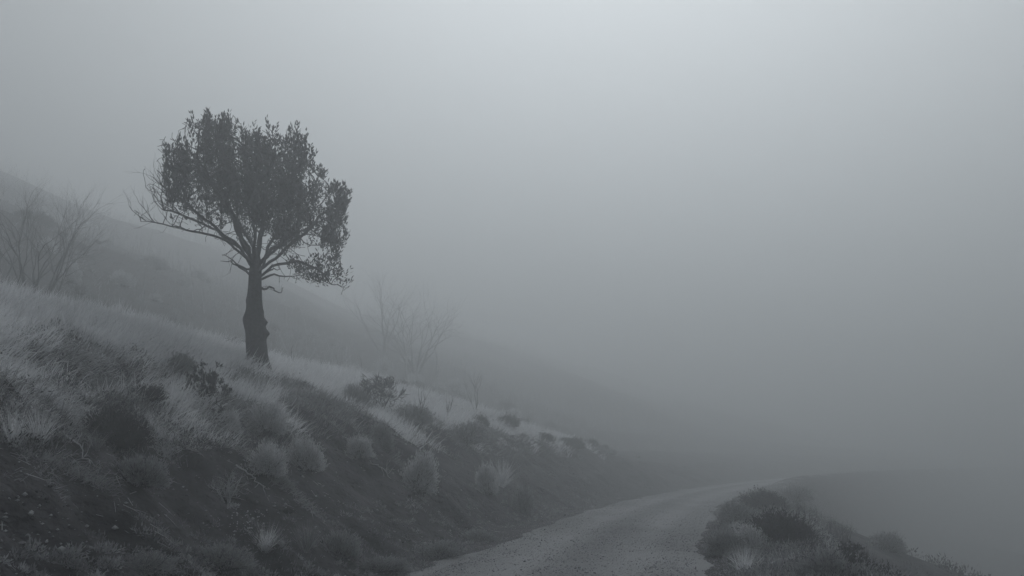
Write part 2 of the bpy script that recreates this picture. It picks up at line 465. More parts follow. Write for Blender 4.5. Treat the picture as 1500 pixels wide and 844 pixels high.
def rim_line(pts, n, name, m, L0, L1, seed):
    rg = np.random.default_rng(seed)
    P = np.array([ground(*q) for q in pts]); t = np.linspace(0, 1, len(P)); tt = np.clip(rg.random(n) + rg.normal(size=n) * .01, 0, 1)
    C = np.stack([np.interp(tt, t, P[:, j]) for j in range(3)], -1)
    w = .5 + .5 * fbm(tt * 14, tt * 0, seed, 3)
    k = rg.random(n) < w * 1.1 - .1; C = C[k]; n = len(C)
    i = np.repeat(np.arange(n), 12); N = len(i)
    X = C[i, 0] + rg.normal(size=n)[i] * .2 + rg.normal(size=N) * .05; Y = C[i, 1] + rg.normal(size=n)[i] * .12 + rg.normal(size=N) * .05
    D = np.stack([.75 + 0 * X, -.25 + 0 * X, .55 + 0 * X], -1) + rg.normal(size=(n, 3))[i] * .35 + rg.normal(size=(N, 3)) * .3
    V, F, A = blades(np.stack([X, Y, H(X, Y) - .01], -1), rg.uniform(L0, L1, N), rg.uniform(.005, .010, N), D, np.clip(.6 + rg.normal(size=N) * .25, 0, 1), rg, .7)
    tag(mk(name, V, F, m, attr=A), kind='stuff')
rim_line([(0, 548), (60, 575), (130, 618), (200, 640), (270, 655)], 700, 'rim_grass', M_GRASS, .12, .34, 1)
rim_line([(230, 600), (330, 655), (400, 700), (450, 745)], 380, 'rim_grass', M_DULL, .10, .24, 2)
rim_line([(0, 668), (60, 672), (110, 690), (135, 705)], 200, 'rim_grass', M_DULL, .10, .24, 3)
rim_line([(430, 560), (500, 610), (560, 650), (600, 700)], 300, 'rim_grass', M_DULL, .14, .3, 4)
face_mask = lambda x, y, s: np.clip(-.25 + 1.2 * fbm(x * .8, y * .5, 331, 4), 0, 1) * .8
grass_field('bank_stubble', 9000, 8, -6.4, -2.6, 6.5, 60, .04, .14, 1.3, .005, M_DULL, rng, face_mask, .07, .25, .8)
toe_mask = lambda x, y, s: np.clip(.5 + 1.2 * fbm(x * 1.0, y * .7, 341, 3), 0, 1)
grass_field('ditch_grass', 4200, 12, -3.7, -2.15, 6.5, 50, .05, .17, .4, .005, M_DULL, rng, toe_mask, .08, .45, .6)
verge_mask = lambda x, y, s: np.clip(sstep(2.05, 2.7, s) * (.55 + .9 * fbm(x * .9, y * .7, 351, 3)), 0, 1)
grass_field('verge_weeds', 9500, 11, 2.0, 6.0, 7, 60, .08, .24, .5, .006, M_DULL, rng, verge_mask, .09, .5, .5)
grass_field('verge_dry_grass', 1100, 14, 2.5, 5.0, 7, 40, .14, .34, .5, .006, M_GRASS, rng, verge_mask, .09, .12, .5)
hill_mask = lambda x, y, s: np.clip(.4 + 1.1 * fbm(x * .12, y * .12, 361, 3), 0, 1)
def low_brush(name, n, smin, smax, ya, yb, r0, r1, m, mask, rng, per=60, L=.05):
    s = rng.uniform(smin, smax, n); y = ydist(n, ya, yb, rng); x = from_s(s, y)
    k = rng.random(n) < mask(x, y, s); s, y, x = s[k], y[k], x[k]; n = len(s)
    i = np.repeat(np.arange(n), per); N = len(i)
    rr = rng.uniform(r0, r1, n)[i]; D = rng.normal(size=(N, 3)); D[:, 2] = np.abs(D[:, 2]) * .9 + .1; D = unit(D)
    q = rr * rng.uniform(.45, 1.1, N)
    X = x[i] + D[:, 0] * q; Y = y[i] + D[:, 1] * q; Z = H(x, y)[i] + D[:, 2] * q * .8 - .02
    tt = np.clip(rng.normal(size=n) * .22 + .5, 0, 1)[i] + rng.normal(size=N) * .12
    V, F, A = sprigs(np.stack([X, Y, Z], -1), D + rng.normal(size=(N, 3)) * .5 + [0, 0, .3], L * rng.uniform(.6, 1.5, N), L * .3 * rng.uniform(.7, 1.3, N), np.clip(tt, 0, 1), rng)
    tag(mk(name, V, F, m, attr=A), kind='stuff')
brush_mask = lambda x, y, s: np.clip(.3 + 1.3 * fbm(x * .5, y * .45, 371, 4), .03, 1)
low_brush('low_brush', 3200, -13.5, -5.8, 8, 48, .07, .26, M_SAGE, lambda x, y, s: brush_mask(x, y, s) * (1 - .95 * zone(x, y, s)), rng)
low_brush('dark_undergrowth', 2200, -12.5, -5.2, 8, 48, .10, .34, M_DARKLEAF, lambda x, y, s: brush_mask(x + 7, y + 3, s) * (1 - .97 * zone(x, y, s)), rng)
low_brush('verge_brush', 3400, 2.3, 4.9, 7, 45, .06, .24, M_DULL, lambda x, y, s: brush_mask(x + 2, y, s) + .2, rng)
low_brush('dark_verge_brush', 2000, 3.2, 7.5, 7, 45, .08, .3, M_DARKLEAF, lambda x, y, s: brush_mask(x + 2, y, s) + .3, rng)
low_brush('ditch_brush', 900, -4.2, -2.3, 7, 45, .04, .13, M_DULL, lambda x, y, s: brush_mask(x + 5, y, s) + .1, rng)
low_brush('valley_undergrowth', 2500, 7, 40, 14, 70, .2, .6, M_DARKLEAF, lambda x, y, s: .6 + 0 * x, rng, 50, .12)
grass_field('hillside_grass', 4500, 9, -60, -14, 24, 110, .25, .6, .5, .02, M_DULL, rng, hill_mask, .35, .55, .4)
grass_field('valley_side_brush', 3000, 9, 13, 45, 14, 110, .3, .8, .4, .02, M_DARKLEAF, rng, hill_mask, .35, .3, .4)

# ------------------------------------------------------------------ branching
def grow(mb, p, d, L, r, depth, rng, nseg=4, wob=.18, spread=.6, ratio=.68, kids=(2, 3), up=.05, tips=None, k=5, a=.5):
    pts = [p]; dd = d
    for i in range(nseg):
        dd = unit(dd + rng.normal(size=3) * wob + np.array([0, 0, up])); pts.append(pts[-1] + dd * L / nseg)
    rr = np.linspace(r, r * (.62 if depth else .2), nseg + 1)
    tube(mb, np.array(pts), rr, k if depth > 1 else 3, a)
    if depth == 0:
        if tips is not None: tips.append((pts[-1], dd, pts[-2]))
        return
    for c in range(rng.integers(kids[0], kids[1] + 1)):
        j = rng.integers(max(1, nseg // 2), nseg + 1) if c else nseg
        nd = unit(dd + unit(rng.normal(size=3)) * spread)
        grow(mb, pts[j], nd, L * ratio * rng.uniform(.75, 1.15), rr[j] * .72, depth - 1, rng, nseg, wob, spread, ratio, kids, up, tips, k, a)

def colonize(nodes, parents, attr, step, infl, kill, iters, rng, trop=np.array([0, 0, .12])):
    N = [np.array(n) for n in nodes]; par = list(parents)
    A = attr.copy(); near = np.full(len(A), -1); dist = np.full(len(A), 1e9)
    new0 = 0
    for it in range(iters):
        arr = np.array(N[new0:])
        if len(arr) and len(A):
            dd = np.linalg.norm(A[:, None] - arr[None], axis=2); j = dd.argmin(1); m = dd[np.arange(len(A)), j]
            b = m < dist; near[b] = j[b] + new0; dist[b] = m[b]
        keep = dist > kill
        A, near, dist = A[keep], near[keep], dist[keep]
        if not len(A): break
        act = dist < infl
        if not act.any(): break
        new0 = len(N)
        order = {}
        na = near[act]; dv = unit(A[act] - np.array(N)[na])
        uq, inv = np.unique(na, return_inverse=True)
        sm = np.zeros((len(uq), 3)); np.add.at(sm, inv, dv)
        added = 0
        for q, u in enumerate(uq):
            d = unit(unit(sm[q]) + trop + rng.normal(size=3) * .12); p = N[u] + d * step
            N.append(p); par.append(int(u)); added += 1
        if len(N) > 14000: break
    return np.array(N), np.array(par)

def tree_radii(par, r0, e):
    n = len(par); a = np.zeros(n); cnt = np.zeros(n, int)
    nch = np.bincount(par[par >= 0], minlength=n)
    for i in range(n - 1, -1, -1):
        if nch[i] == 0: a[i] = r0 ** e; cnt[i] = 1
        if par[i] >= 0: a[par[i]] += a[i]; cnt[par[i]] += cnt[i]
    return a ** (1 / e), cnt, nch

def chains(par, cnt):
    n = len(par); ch = [[] for _ in range(n)]
    for i in range(n):
        if par[i] >= 0: ch[par[i]].append(i)
    out = []; stack = [(0, -1)]
    while stack:
        st, pr = stack.pop(); c = [pr] if pr >= 0 else []
        i = st
        while True:
            c.append(i)
            if not ch[i]: break
            big = max(ch[i], key=lambda q: cnt[q])
            for q in ch[i]:
                if q != big: stack.append((q, i))
            i = big
        out.append(c)
    return out

def inpoly(px, py, poly):
    c = np.zeros(len(px), bool); n = len(poly)
    for i in range(n):
        x1, y1 = poly[i]; x2, y2 = poly[(i + 1) % n]
        m = ((y1 > py) != (y2 > py)) & (px < (x2 - x1) * (py - y1) / (y2 - y1 + 1e-9) + x1)
        c ^= m
    return c

# ------------------------------------------------------------------ the big juniper
def juniper():
    rng = np.random.default_rng(5)
    base = ground(378, 541, 20)
    Y0 = base[1]; sc = Y0 / FPX
    print('JUNIPER base', base)
    HY = 7.0
    root = empty('juniper_tree', base)
    tag(root, 'large dark juniper with gnarled burled trunk and dense rounded crown on the pale grass crest', 'tree')
    def W(px, py, dy=0.0):       # position relative to the base
        return at(px, py, Y0) + np.array([0, dy, 0]) - base
    # trunk with burls and furrowed bark
    yy = np.array([555, 531, 520, 505, 488, 470, 455, 440, 420, 400, 385, 372])
    cx = np.array([377, 377, 376.5, 375.5, 374.5, 373.5, 373, 372.6, 373.5, 374, 375, 375.5])
    rr = np.array([19, 16.5, 15.2, 14.6, 14.2, 13.4, 12.2, 11, 9.6, 8.9, 7.5, 4.5])
    yf = np.linspace(555, 372, 120); k = 56
    th = np.arange(k) * 2 * math.pi / k
    V = []
    for q, v in enumerate(yf):
        c = W(np.interp(-v, -yy, cx), v); r = np.interp(-v, -yy, rr) * sc
        g = lambda t0, w, v0, h, amp: amp * sc * np.exp(-(((th - t0 + math.pi) % (2 * math.pi) - math.pi) / w) ** 2 - ((v - v0) / h) ** 2)
        rad = r * (1 + .09 * fbm(np.cos(th) * 3 + 20, np.sin(th) * 3 + v * .02, 7, 4) + .09 * np.abs(fbm(np.cos(th) * 6 + 9, np.sin(th) * 6 + v * .02, 8, 3)))
        rad = rad + g(math.pi, .9, 467, 9, 4.2) + g(math.pi - .3, .7, 478, 7, 2.2) + g(math.pi, .6, 440, 5, 1.6)
        rad = rad + g(0, .5, 472, 4.5, 4.6) + g(.1, .5, 488, 5.5, 5.6) + g(-1.2, .9, 480, 12, 3) + g(-.2, .5, 456, 3, 1.2)
        rad = rad + r * .25 * sstep(516, 550, v) * (np.cos(th * 5 + 1) * .5 + .5)
        V.append(np.stack([c[0] + np.cos(th) * rad, c[1] + np.sin(th) * rad, np.full(k, c[2])], -1))
    V = np.concatenate(V); I = np.arange(len(yf) * k).reshape(-1, k); J = np.roll(I, -1, 1)
    Q = np.stack([I[:-1], J[:-1], J[1:], I[1:]], -1).reshape(-1, 4)
    mk('trunk', V, Q, M_BARK, root, smooth=True)
    # guided limbs
    limbs = [
        [(373, 396), (362, 378), (345, 351), (325, 333), (295, 316), (268, 303), (254, 299)],
        [(374, 388), (358, 355), (345, 322), (325, 282), (305, 245), (293, 212)],
        [(375, 385), (369, 350), (362, 300), (350, 250), (338, 205)],
        [(377, 385), (384, 350), (392, 300), (400, 250), (404, 220)],
        [(378, 388), (393, 360), (415, 322), (438, 285), (455, 248)],
        [(378, 398), (392, 384), (412, 366), (440, 347), (470, 322), (492, 298)],
        [(379, 412), (388, 398), (408, 386), (435, 380), (462, 388), (485, 408), (494, 420)],
        [(375, 390), (368, 355, -1.0), (350, 305, -1.9), (338, 262, -2.4)],
        [(376, 390), (386, 352, 1.0), (408, 305, 2.0), (420, 262, 2.5)],
        [(376, 388), (392, 352, -1.1), (412, 312, -2.0), (432, 280, -2.4)],
        [(374, 392), (356, 358, 1.1), (330, 318, 1.9), (312, 278, 2.3)],
        [(373, 394), (350, 368, .3), (318, 345, .6), (275, 331, .8), (235, 322, .9), (205, 318, .9)],
        [(374, 392), (356, 366, -.6), (325, 340, -1.2), (285, 318, -1.5), (255, 305, -1.6)],
        [(378, 402), (396, 392, -.6), (425, 376, -1.2), (460, 352, -1.5), (485, 340, -1.5)],
    ]
    nodes = [W(375.5, 420)]; par = [-1]
    for v in (410, 402, 396, 390, 384):
        nodes.append(W(375.5, v)); par.append(len(nodes) - 2)
    trunk_n = len(nodes); limb_of = {}
    for li, lb in enumerate(limbs):
        P = np.array([W(q[0], q[1] if q[1] > 300 else 300 - (300 - q[1]) * .87, *q[2:]) for q in lb])
        seg = np.linalg.norm(np.diff(P, axis=0), axis=1); t = np.concatenate([[0], np.cumsum(seg)])
        m = int(t[-1] / .17); tt = np.linspace(0, t[-1], m)
        C = np.stack([np.interp(tt, t, P[:, j]) for j in range(3)], -1)
        for _ in range(6): C[1:-1] = (C[:-2] + C[1:-1] * 2 + C[2:]) / 4
        C[1:] += np.cumsum(rng.normal(size=(m - 1, 3)) * .03, axis=0)
        d = [abs(n[2] - C[0][2]) for n in nodes[:trunk_n]]; pr = int(np.argmin(d))
        for c in C[1:]:
            nodes.append(c); par.append(pr); pr = len(nodes) - 1; limb_of[pr] = li
    fol = [(228, 312), (232, 285), (236, 262), (234, 236), (241, 222), (252, 235), (258, 205), (268, 205), (272, 225), (284, 228), (282, 205), (288, 182), (300, 176), (314, 170), (328, 178), (345, 184), (360, 182),
           (374, 192), (384, 207), (394, 196), (412, 202), (430, 200), (444, 212), (466, 232), (476, 262), (482, 278), (492, 268), (502, 278), (506, 300), (504, 325),
           (496, 345), (500, 372), (503, 395), (508, 412), (503, 427), (488, 434), (478, 422), (462, 418), (440, 411), (420, 400), (432, 386), (452, 388), (466, 380), (462, 366),
           (446, 364), (424, 366), (408, 364), (398, 352), (380, 338), (366, 346), (352, 346), (336, 340), (312, 338), (290, 334), (262, 322)]
    bare = [(196, 328), (204, 300), (214, 262), (222, 218), (236, 212), (240, 300), (300, 335), (335, 345), (345, 368), (300, 352), (250, 342)]
    hole = [[(446, 386), (438, 362), (462, 354), (480, 360), (480, 386), (466, 394)], [(455, 302), (462, 296), (468, 304), (462, 312)], [(350, 205), (357, 203), (362, 232), (354, 236)], [(300, 195), (305, 192), (312, 212), (307, 216)],
            [(346, 243), (352, 232), (360, 240), (356, 250)], [(425, 320), (436, 312), (440, 326), (430, 330)]]
    def sample(poly, n, thick):
        a = np.array(poly); out = []
        while len(out) < n:
            px = rng.uniform(a[:, 0].min(), a[:, 0].max(), 4000); py = rng.uniform(a[:, 1].min(), a[:, 1].max(), 4000)
            m = inpoly(px, py, poly)
            for h in hole: m &= ~inpoly(px, py, h)
            rr_ = np.hypot((px - 368) / 150, (py - 300) / 140); dep = thick * np.sqrt(np.clip(1.05 - rr_ ** 2, .04, 1))
            m &= (vnoise(px / 13, py / 11, 3) > -.55) | (rng.random(len(px)) < .1)
            py = np.where(py < 300, 300 - (300 - py) * .91, py)
            dz = rng.uniform(-1, 1, len(px)) * dep
            clump = vnoise(px / 15 + dz * 1.3, py / 26 - dz, 13) + vnoise(px / 8 - dz, py / 14 + dz * 2, 14) * .5
            m &= clump > .04
            for a_, b_, c_ in zip(px[m], py[m], dz[m]):
                out.append(W(a_, b_, c_))
        return np.array(out[:n])
    A = np.concatenate([sample(fol, 6500, 2.9), sample(bare, 60, 1.2),
                        sample([(386, 410), (400, 398), (430, 404), (445, 415), (410, 418)], 10, .5), sample([(320, 380), (350, 378), (366, 395), (340, 390)], 6, .4)])
    N, P = colonize(nodes, par, A, .12, 1.6, .16, 120, rng)
    rad, cnt, nch = tree_radii(P, .0064, 2.35)
    print('juniper nodes', len(N), 'root rad', rad[0], rad[trunk_n])
    # px of each node
    Wd = N + base
    d = Wd - np.array([0, 0, CAM_Z])
    f = np.array([0, math.cos(PITCH), math.sin(PITCH)]); u = np.array([0, -math.sin(PITCH), math.cos(PITCH)])
    px = PW / 2 + FPX * d[:, 0] / (d @ f); py = PH / 2 - FPX * (d @ u) / (d @ f)
    CH = chains(P, cnt); mains = {}; mb = MB()
    for c in CH:
        rr_ = rad[c].copy()
        if len(c) > 1 and c[0] >= 0: rr_[0] = min(rr_[0], rr_[1] * 1.35)
        lead = c[1] if len(c) > 1 else c[0]
        big = max(rr_) > .035 and lead in limb_of
        pts = N[c]
        if big:
            m2 = MB(); tube(m2, pts, rr_, 8); o = m2.build('limb', M_BARK, root, smooth=True)
        else:
            tube(mb, pts, rr_, 4)
    tag(mb.build('branch', M_BARK, root), kind='stuff')
    lm = np.array([limb_of.get(q, -1) for q in range(len(N))])
    cand = np.where((px < 285) & (px > 200) & (py > 255) & (lm >= 0))[0]
    for q in rng.choice(cand, min(60, len(cand)), replace=False):
        m2 = MB()
        grow(m2, N[q], unit(np.array([-.75 + rng.normal() * .25, rng.normal() * .5, .45 + rng.normal() * .3])), rng.uniform(.35, .75), .011, 2, rng, nseg=4, wob=.16, spread=.45, ratio=.7, up=.07)
        m2.build('twig', M_BARK, root)
    # foliage: upright flame shaped sprays on the fine twigs
    pyu = np.where(py < 300, 300 - (300 - py) / .91, py)
    infol = inpoly(px + rng.normal(size=len(px)) * 6, pyu + rng.normal(size=len(px)) * 6, fol)
    leafn = np.where((cnt <= 4) & infol & (np.arange(len(N)) > trunk_n))[0]
    lf = MB()
    left_thin = np.clip((px[leafn] - 230) / 28, 0, 1); lowthin = np.where((py[leafn] > 375), .75, 1) * np.where((px[leafn] < 330) & (py[leafn] > 300), .55, 1)
    leafn = leafn[rng.random(len(leafn)) < left_thin * lowthin * np.clip(.84 + 1.0 * (vnoise(px[leafn] / 11 + N[leafn][:, 1] * 1.2, py[leafn] / 15, 23)), .12, .95)]
    print('sprays', len(leafn))
    dirs = unit(unit(N[leafn] - N[P[leafn]]) * .8 + np.array([0, 0, 1.5]) + rng.normal(size=(len(leafn), 3)) * .3)
    Ls = rng.uniform(.18, .40, len(leafn)) * np.where(nch[leafn] == 0, 1.35, .85)
    rim = np.hypot((px[leafn] - 368) / 135, (py[leafn] - 300) / 122)
    spire = (nch[leafn] == 0) & (rng.random(len(leafn)) < np.where(rim > .82, .85, .25)) & (py[leafn] < 375)
    Ls = np.where(spire, rng.uniform(.32, .58, len(leafn)), Ls)
    dirs = np.where(spire[:, None], unit(dirs * .5 + np.array([0, 0, 1.])), dirs)
    i = np.repeat(np.arange(len(leafn)), np.where(spire, 32, 13)); t = rng.random(len(i)); si = spire[i]
    ax = dirs[i]; off = unit(np.cross(ax, rng.normal(size=(len(i), 3))))
    bul = np.where(si, .06, .075) * np.sin(np.clip(t, .05, 1) * math.pi * .85 + .3)
    Pp = N[leafn][i] + ax * ((t - .08) * Ls[i])[:, None] + off * (bul * rng.random(len(i)))[:, None]
    Dd = ax + off * np.where(si, .4, .6)[:, None]
    V, F, Aa = sprigs(Pp, Dd, rng.uniform(.07, .14, len(i)), rng.uniform(.026, .046, len(i)), rng.random(len(i)), rng)
    tag(mk('foliage', V, F, M_LEAF, root, attr=Aa), kind='stuff')
    # dead snags low on the trunk
    for q in ([(372, 405), (352, 392), (338, 384), (322, 381)], [(372, 398), (345, 385), (328, 372)], [(381, 422), (396, 421), (408, 428), (416, 427)], [(381, 410), (402, 402), (425, 405), (445, 404)], [(382, 405), (398, 395), (412, 396)]):
        m2 = MB(); pts = np.array([W(*z) for z in q]); t = np.linspace(0, 1, len(pts)); tt = np.linspace(0, 1, 10)
        C = np.stack([np.interp(tt, t, pts[:, j]) for j in range(3)], -1) + rng.normal(size=(10, 3)) * .02
        tube(m2, C, np.linspace(.035, .006, 10), 5)
        for j in (4, 6, 8):
            grow(m2, C[j], unit(C[j] - C[j - 1] + rng.normal(size=3) * .5), .35, .008, 1, rng, spread=.8)
        m2.build('dead_branch', M_BARK, root)
juniper()

# ------------------------------------------------------------------ bare trees in the fog
def bare_tree(name, base, h, w, label, seed, density=3, mat_=M_TWIG, group=None, stems=3, low=.2, cat='tree', r0=.008, spr=.46, l0=.34, outw=.12):
    rng = np.random.default_rng(seed)
    root = empty(name, base); tag(root, label, cat, group)
    tr = MB(); mb = MB(); L0 = h * l0
    for i in range(stems):
        a = i * 2.4 + rng.normal() * .4; out = .15 + .85 * (i / max(1, stems - 1)) * (w / h)
        d = unit(np.array([math.cos(a) * out, math.sin(a) * out, 1.])); p = np.array([math.cos(a) * .1, math.sin(a) * .1, -.3])
        pts = [p]; dd = d
        for q in range(6):
            dd = unit(dd + rng.normal(size=3) * .10); pts.append(pts[-1] + dd * L0 / 5 * rng.uniform(.9, 1.1))
        r = r0 * 9 * rng.uniform(.7, 1.1); rr_ = np.linspace(r * 1.25, r * .75, 7)
        tube(tr, np.array(pts), rr_, 8)
        for c in range(density):
            j = rng.integers(3, 7) if c > 1 else 6
            nd = unit(dd + unit(rng.normal(size=3)) * (.5 if c else .2) + np.array([math.cos(a), math.sin(a), 0]) * outw)
            grow(mb, pts[j], nd, h * .24 * rng.uniform(.8, 1.15), rr_[j] * .5, 5, rng, 4, .13, spr, .74, (2, 3), .02, a=rng.random())
    tag(tr.build('trunk', mat_, root, smooth=True), kind='stuff' if False else None)
    tag(mb.build('branch', mat_, root), kind='stuff')
    return root

def on_ground(px, Y, z_off=0):
    x = (px - PW / 2) / FPX * Y * 1.0
    # pitch changes px slightly: solve once
    for _ in range(3):
        z = float(H(x, Y)); d = np.array([x, Y, z - CAM_Z]); f = np.array([0, math.cos(PITCH), math.sin(PITCH)])
        x = (px - PW / 2) * (d @ f) / FPX
    return np.array([x, Y, float(H(x, Y)) + z_off])

bare_tree('bare_tree', on_ground(42, 38), 6.4, 2.6, 'leafless many-stemmed tree in the fog at the left, behind the grass crest', 31, 3, stems=7, low=.12)
bare_tree('bare_tree', on_ground(-12, 36), 4.6, 3.6, 'low bare tree cut by the left frame edge in the fog', 32, 3, stems=4, low=.1)
bare_tree('bare_tree', on_ground(608, 88), 10.2, 7.0, 'faint wide leafless tree dissolving in fog right of the juniper', 33, 4, stems=5, low=.22, r0=.013, spr=.7, l0=.2, outw=.5)
bare_tree('bare_tree', on_ground(560, 92), 8.0, 4.0, 'very faint leafless tree just left of the wide foggy one', 34, 3, stems=4, low=.2, r0=.011)

def snag(px, Y, h, lean, r, label, pale=True, seed=0, group=None, twigs=3):
    rng = np.random.default_rng(seed); base = on_ground(px, Y, -.2)
    root = empty('dead_tree', base); tag(root, label, 'dead tree', group)
    n = 14; t = np.linspace(0, 1, n)
    C = np.stack([lean * h * t + .06 * np.sin(t * 5 + seed), .1 * t * rng.normal() * h, h * t], -1); C[1:] += rng.normal(size=(n - 1, 3)) * .025
    m = MB(); tube(m, C, r * (1 - .7 * t) * (1 + .1 * rng.normal(size=n)), 7); m.build('trunk', M_PALE if pale else M_TWIG, root, smooth=True)
    for j in rng.integers(4, n, twigs):
        m = MB(); grow(m, C[j], unit(np.array([rng.normal(), rng.normal(), .8])), h * .2, r * .3, 1, rng)
        m.build('branch', M_PALE if pale else M_TWIG, root)
snag(506, 66, 2.4, .02, .12, 'pale broken trunk standing nearest the juniper in the fog', True, 1)
snag(594, 80, 3.4, .05, .12, 'pale slim trunk at the foot of the wide foggy tree, left of three', True, 2)
snag(604, 79, 3.6, .28, .11, 'pale trunk leaning right at the foot of the wide foggy tree', True, 3)
snag(641, 80, 3.8, -.05, .16, 'pale forked trunk, right of the three below the wide foggy tree', True, 4)
snag(493, 60, 2.3, .0, .06, 'thin dark dead stem left of the pale broken trunk', False, 5)
snag(527, 62, 2.3, .03, .06, 'thin dark dead stem right of the pale broken trunk', False, 6)
snag(429, 33, .9, .0, .02, 'single short dark stalk in the grass right of the juniper', False, 7)
snag(52, 37, 1.7, .12, .07, 'pale leaning stem at the foot of the left bare tree', True, 8)

def sapling(px, py, hpx, label, seed, wide=.7, tmin=8):
    rng = np.random.default_rng(seed); p = ground(px, py, tmin); h = hpx * p[1] / FPX
    root = empty('sapling', p); tag(root, label, 'sapling')
    m = MB()
    for q in range(3):
        m2 = m if q == 0 else MB()
        grow(m2, np.array([rng.normal() * .03, 0, -.05]), unit(np.array([rng.normal() * .5 * wide, rng.normal() * .3, 1.])), h * .55, .018, 2, rng, spread=.6 * wide, up=.1, ratio=.6)
        if q: m2.build('branch', M_TWIG, root)
    m.build('stem', M_TWIG, root)
    return root
sapling(698, 606, 68, 'bare crooked sapling on the skyline of the bank, farthest right', 41)
sapling(618, 604, 42, 'small bare twiggy sapling right of the spiky dark shrub', 42)
sapling(655, 612, 34, 'low bare sapling between the two taller ones on the skyline', 43)
sapling(745, 625, 38, 'faint small bare sapling low on the misty bank skyline', 44)

# ------------------------------------------------------------------ shrubs
PROTO = {}
def unhook(root):
    for o in [root] + list(root.children): COL.objects.unlink(o)
def make_dome(seed, nst, leafmat, stemmat, flat=.75, fluff=5, droop=.15, Ltip=.05, wtip=.013, rough=.34):
    """rounded shrub of unit width 1 m: many thin stems fanning from the root, brushy tips"""
    rng = np.random.default_rng(seed)
    root = empty('shrub', (0, 0, 0))
    D = rng.normal(size=(nst, 3)); D[:, 2] = np.abs(D[:, 2]) * 1.0 + .12; D = unit(D)
    az = np.arctan2(D[:, 1], D[:, 0])
    R_ = .5 * (1 + rough * fbm(az * 1.4 + seed, D[:, 2] * 2.5, seed, 3) + rng.normal(size=nst) * .07) * rng.uniform(.62, 1.04, nst) ** .5
    E = D * R_[:, None] * [1, 1, 1.35 * flat] 
    B = rng.normal(size=(nst, 3)) * [.05, .05, 0]
    V, F, A = blades(B, np.linalg.norm(E - B, axis=1), np.full(nst, .006), E - B, rng.random(nst), rng, 0.0)
    st = mk('stem', V, F, stemmat, root, attr=A); tag(st, kind='stuff')
    i = np.repeat(np.arange(nst), fluff); n = len(i)
    back = rng.random(n) * .38
    P = E[i] * (1 - back[:, None]) + rng.normal(size=(n, 3)) * .014
    DD = unit(E[i]) + rng.normal(size=(n, 3)) * .35 + np.array([0, 0, .35])
    V, F, A = sprigs(P, DD, rng.uniform(.6, 1.3, n) * Ltip, rng.uniform(.7, 1.3, n) * wtip, np.clip(rng.normal(size=n) * .2 + .5 + .2 * (rng.random(nst)[i] - .5), 0, 1), rng)
    lf = mk('foliage', V, F, leafmat, root, attr=A); tag(lf, kind='stuff')
    m = MB()
    for q in range(9):
        d = unit(np.array([rng.normal() * .8, rng.normal() * .8, .75])); grow(m, np.zeros(3), d, .42, .008, 2, rng, nseg=4, wob=.2, spread=.6, ratio=.45)
    tag(m.build('branch', M_TWIG, root), kind='stuff')
    unhook(root); return root
def make_sage(seed, leafmat, woodmat, leafn=14, depth=3, spread=.8, leafL=.05, r=.012):
    """open woody bush, crooked branches with small leaves near the ends, unit width"""
    rng = np.random.default_rng(seed); root = empty('shrub', (0, 0, 0)); m = MB(); tips = []
    for q in range(11):
        a = q * 2.4 + rng.normal() * .3; el = rng.uniform(.25, 1.4)
        grow(m, rng.normal(size=3) * [.05, .05, 0], np.array([math.cos(a) * math.cos(el), math.sin(a) * math.cos(el), math.sin(el)]), .24, r, depth, rng, nseg=3, wob=.3, spread=spread, ratio=.72, kids=(2, 3), up=.14, tips=tips)
    tag(m.build('branch', woodmat, root), kind='stuff')
    if leafn:
        T = np.array([t[0] for t in tips]); B = np.array([t[2] for t in tips]); dd = np.array([t[1] for t in tips])
        i = np.repeat(np.arange(len(T)), leafn); n = len(i); t = rng.random(n)[:, None] * 1.8 - .9
        P = T[i] + (T[i] - B[i]) * t * .8 + rng.normal(size=(n, 3)) * .012
        V, F, A = sprigs(P, dd[i] + rng.normal(size=(n, 3)) * .7 + [0, 0, .4], rng.uniform(.6, 1.3, n) * leafL, np.full(n, .014), rng.random(n), rng)
        tag(mk('foliage', V, F, leafmat, root, attr=A), kind='stuff')
    unhook(root); return root
def make_tuft(seed, n, m, hgt=1.0, fan=.55):
    rng = np.random.default_rng(seed)
    D = np.stack([rng.normal(size=n) * fan, rng.normal(size=n) * fan, np.ones(n)], -1)
    L = rng.uniform(.45, 1.05, n) * hgt
    V, F, A = blades(rng.normal(size=(n, 3)) * [.06, .06, .0], L, rng.uniform(.008, .016, n), D, rng.random(n), rng, .22)
    o = mk('grass_tuft', V, F, m, attr=A); COL.objects.unlink(o); return o

PROTO['pale'] = [make_dome(100 + i, 1100, M_SAGE, M_TWIG, flat=.78 + .1 * (i % 2), fluff=9) for i in range(4)]
PROTO['dark'] = [make_dome(120 + i, 900, M_DARKLEAF, M_TWIG, flat=.7, fluff=9, rough=.3) for i in range(3)]
PROTO['mid'] = [make_dome(130 + i, 900, M_MID, M_TWIG, flat=.65, fluff=8, rough=.35, Ltip=.06) for i in range(3)]
PROTO['sage'] = [make_sage(140 + i, M_DARKLEAF, M_BARK) for i in range(3)]
PROTO['twig'] = [make_sage(150 + i, M_BARK, M_BARK, leafn=0, depth=4, r=.018) for i in range(3)]
PROTO['tangle'] = [make_sage(160, M_PALE, M_SAGE, leafn=0, depth=4, spread=1.2)]
PROTO['spiky'] = [make_sage(170, M_TWIG, M_TWIG, leafn=5, depth=3, spread=.5, leafL=.11)]
PROTO['tuft'] = [make_tuft(180 + i, 170, M_GRASS) for i in range(3)]
PROTO['dulltuft'] = [make_tuft(190 + i, 150, M_DULL) for i in range(2)]
_cnt = {}
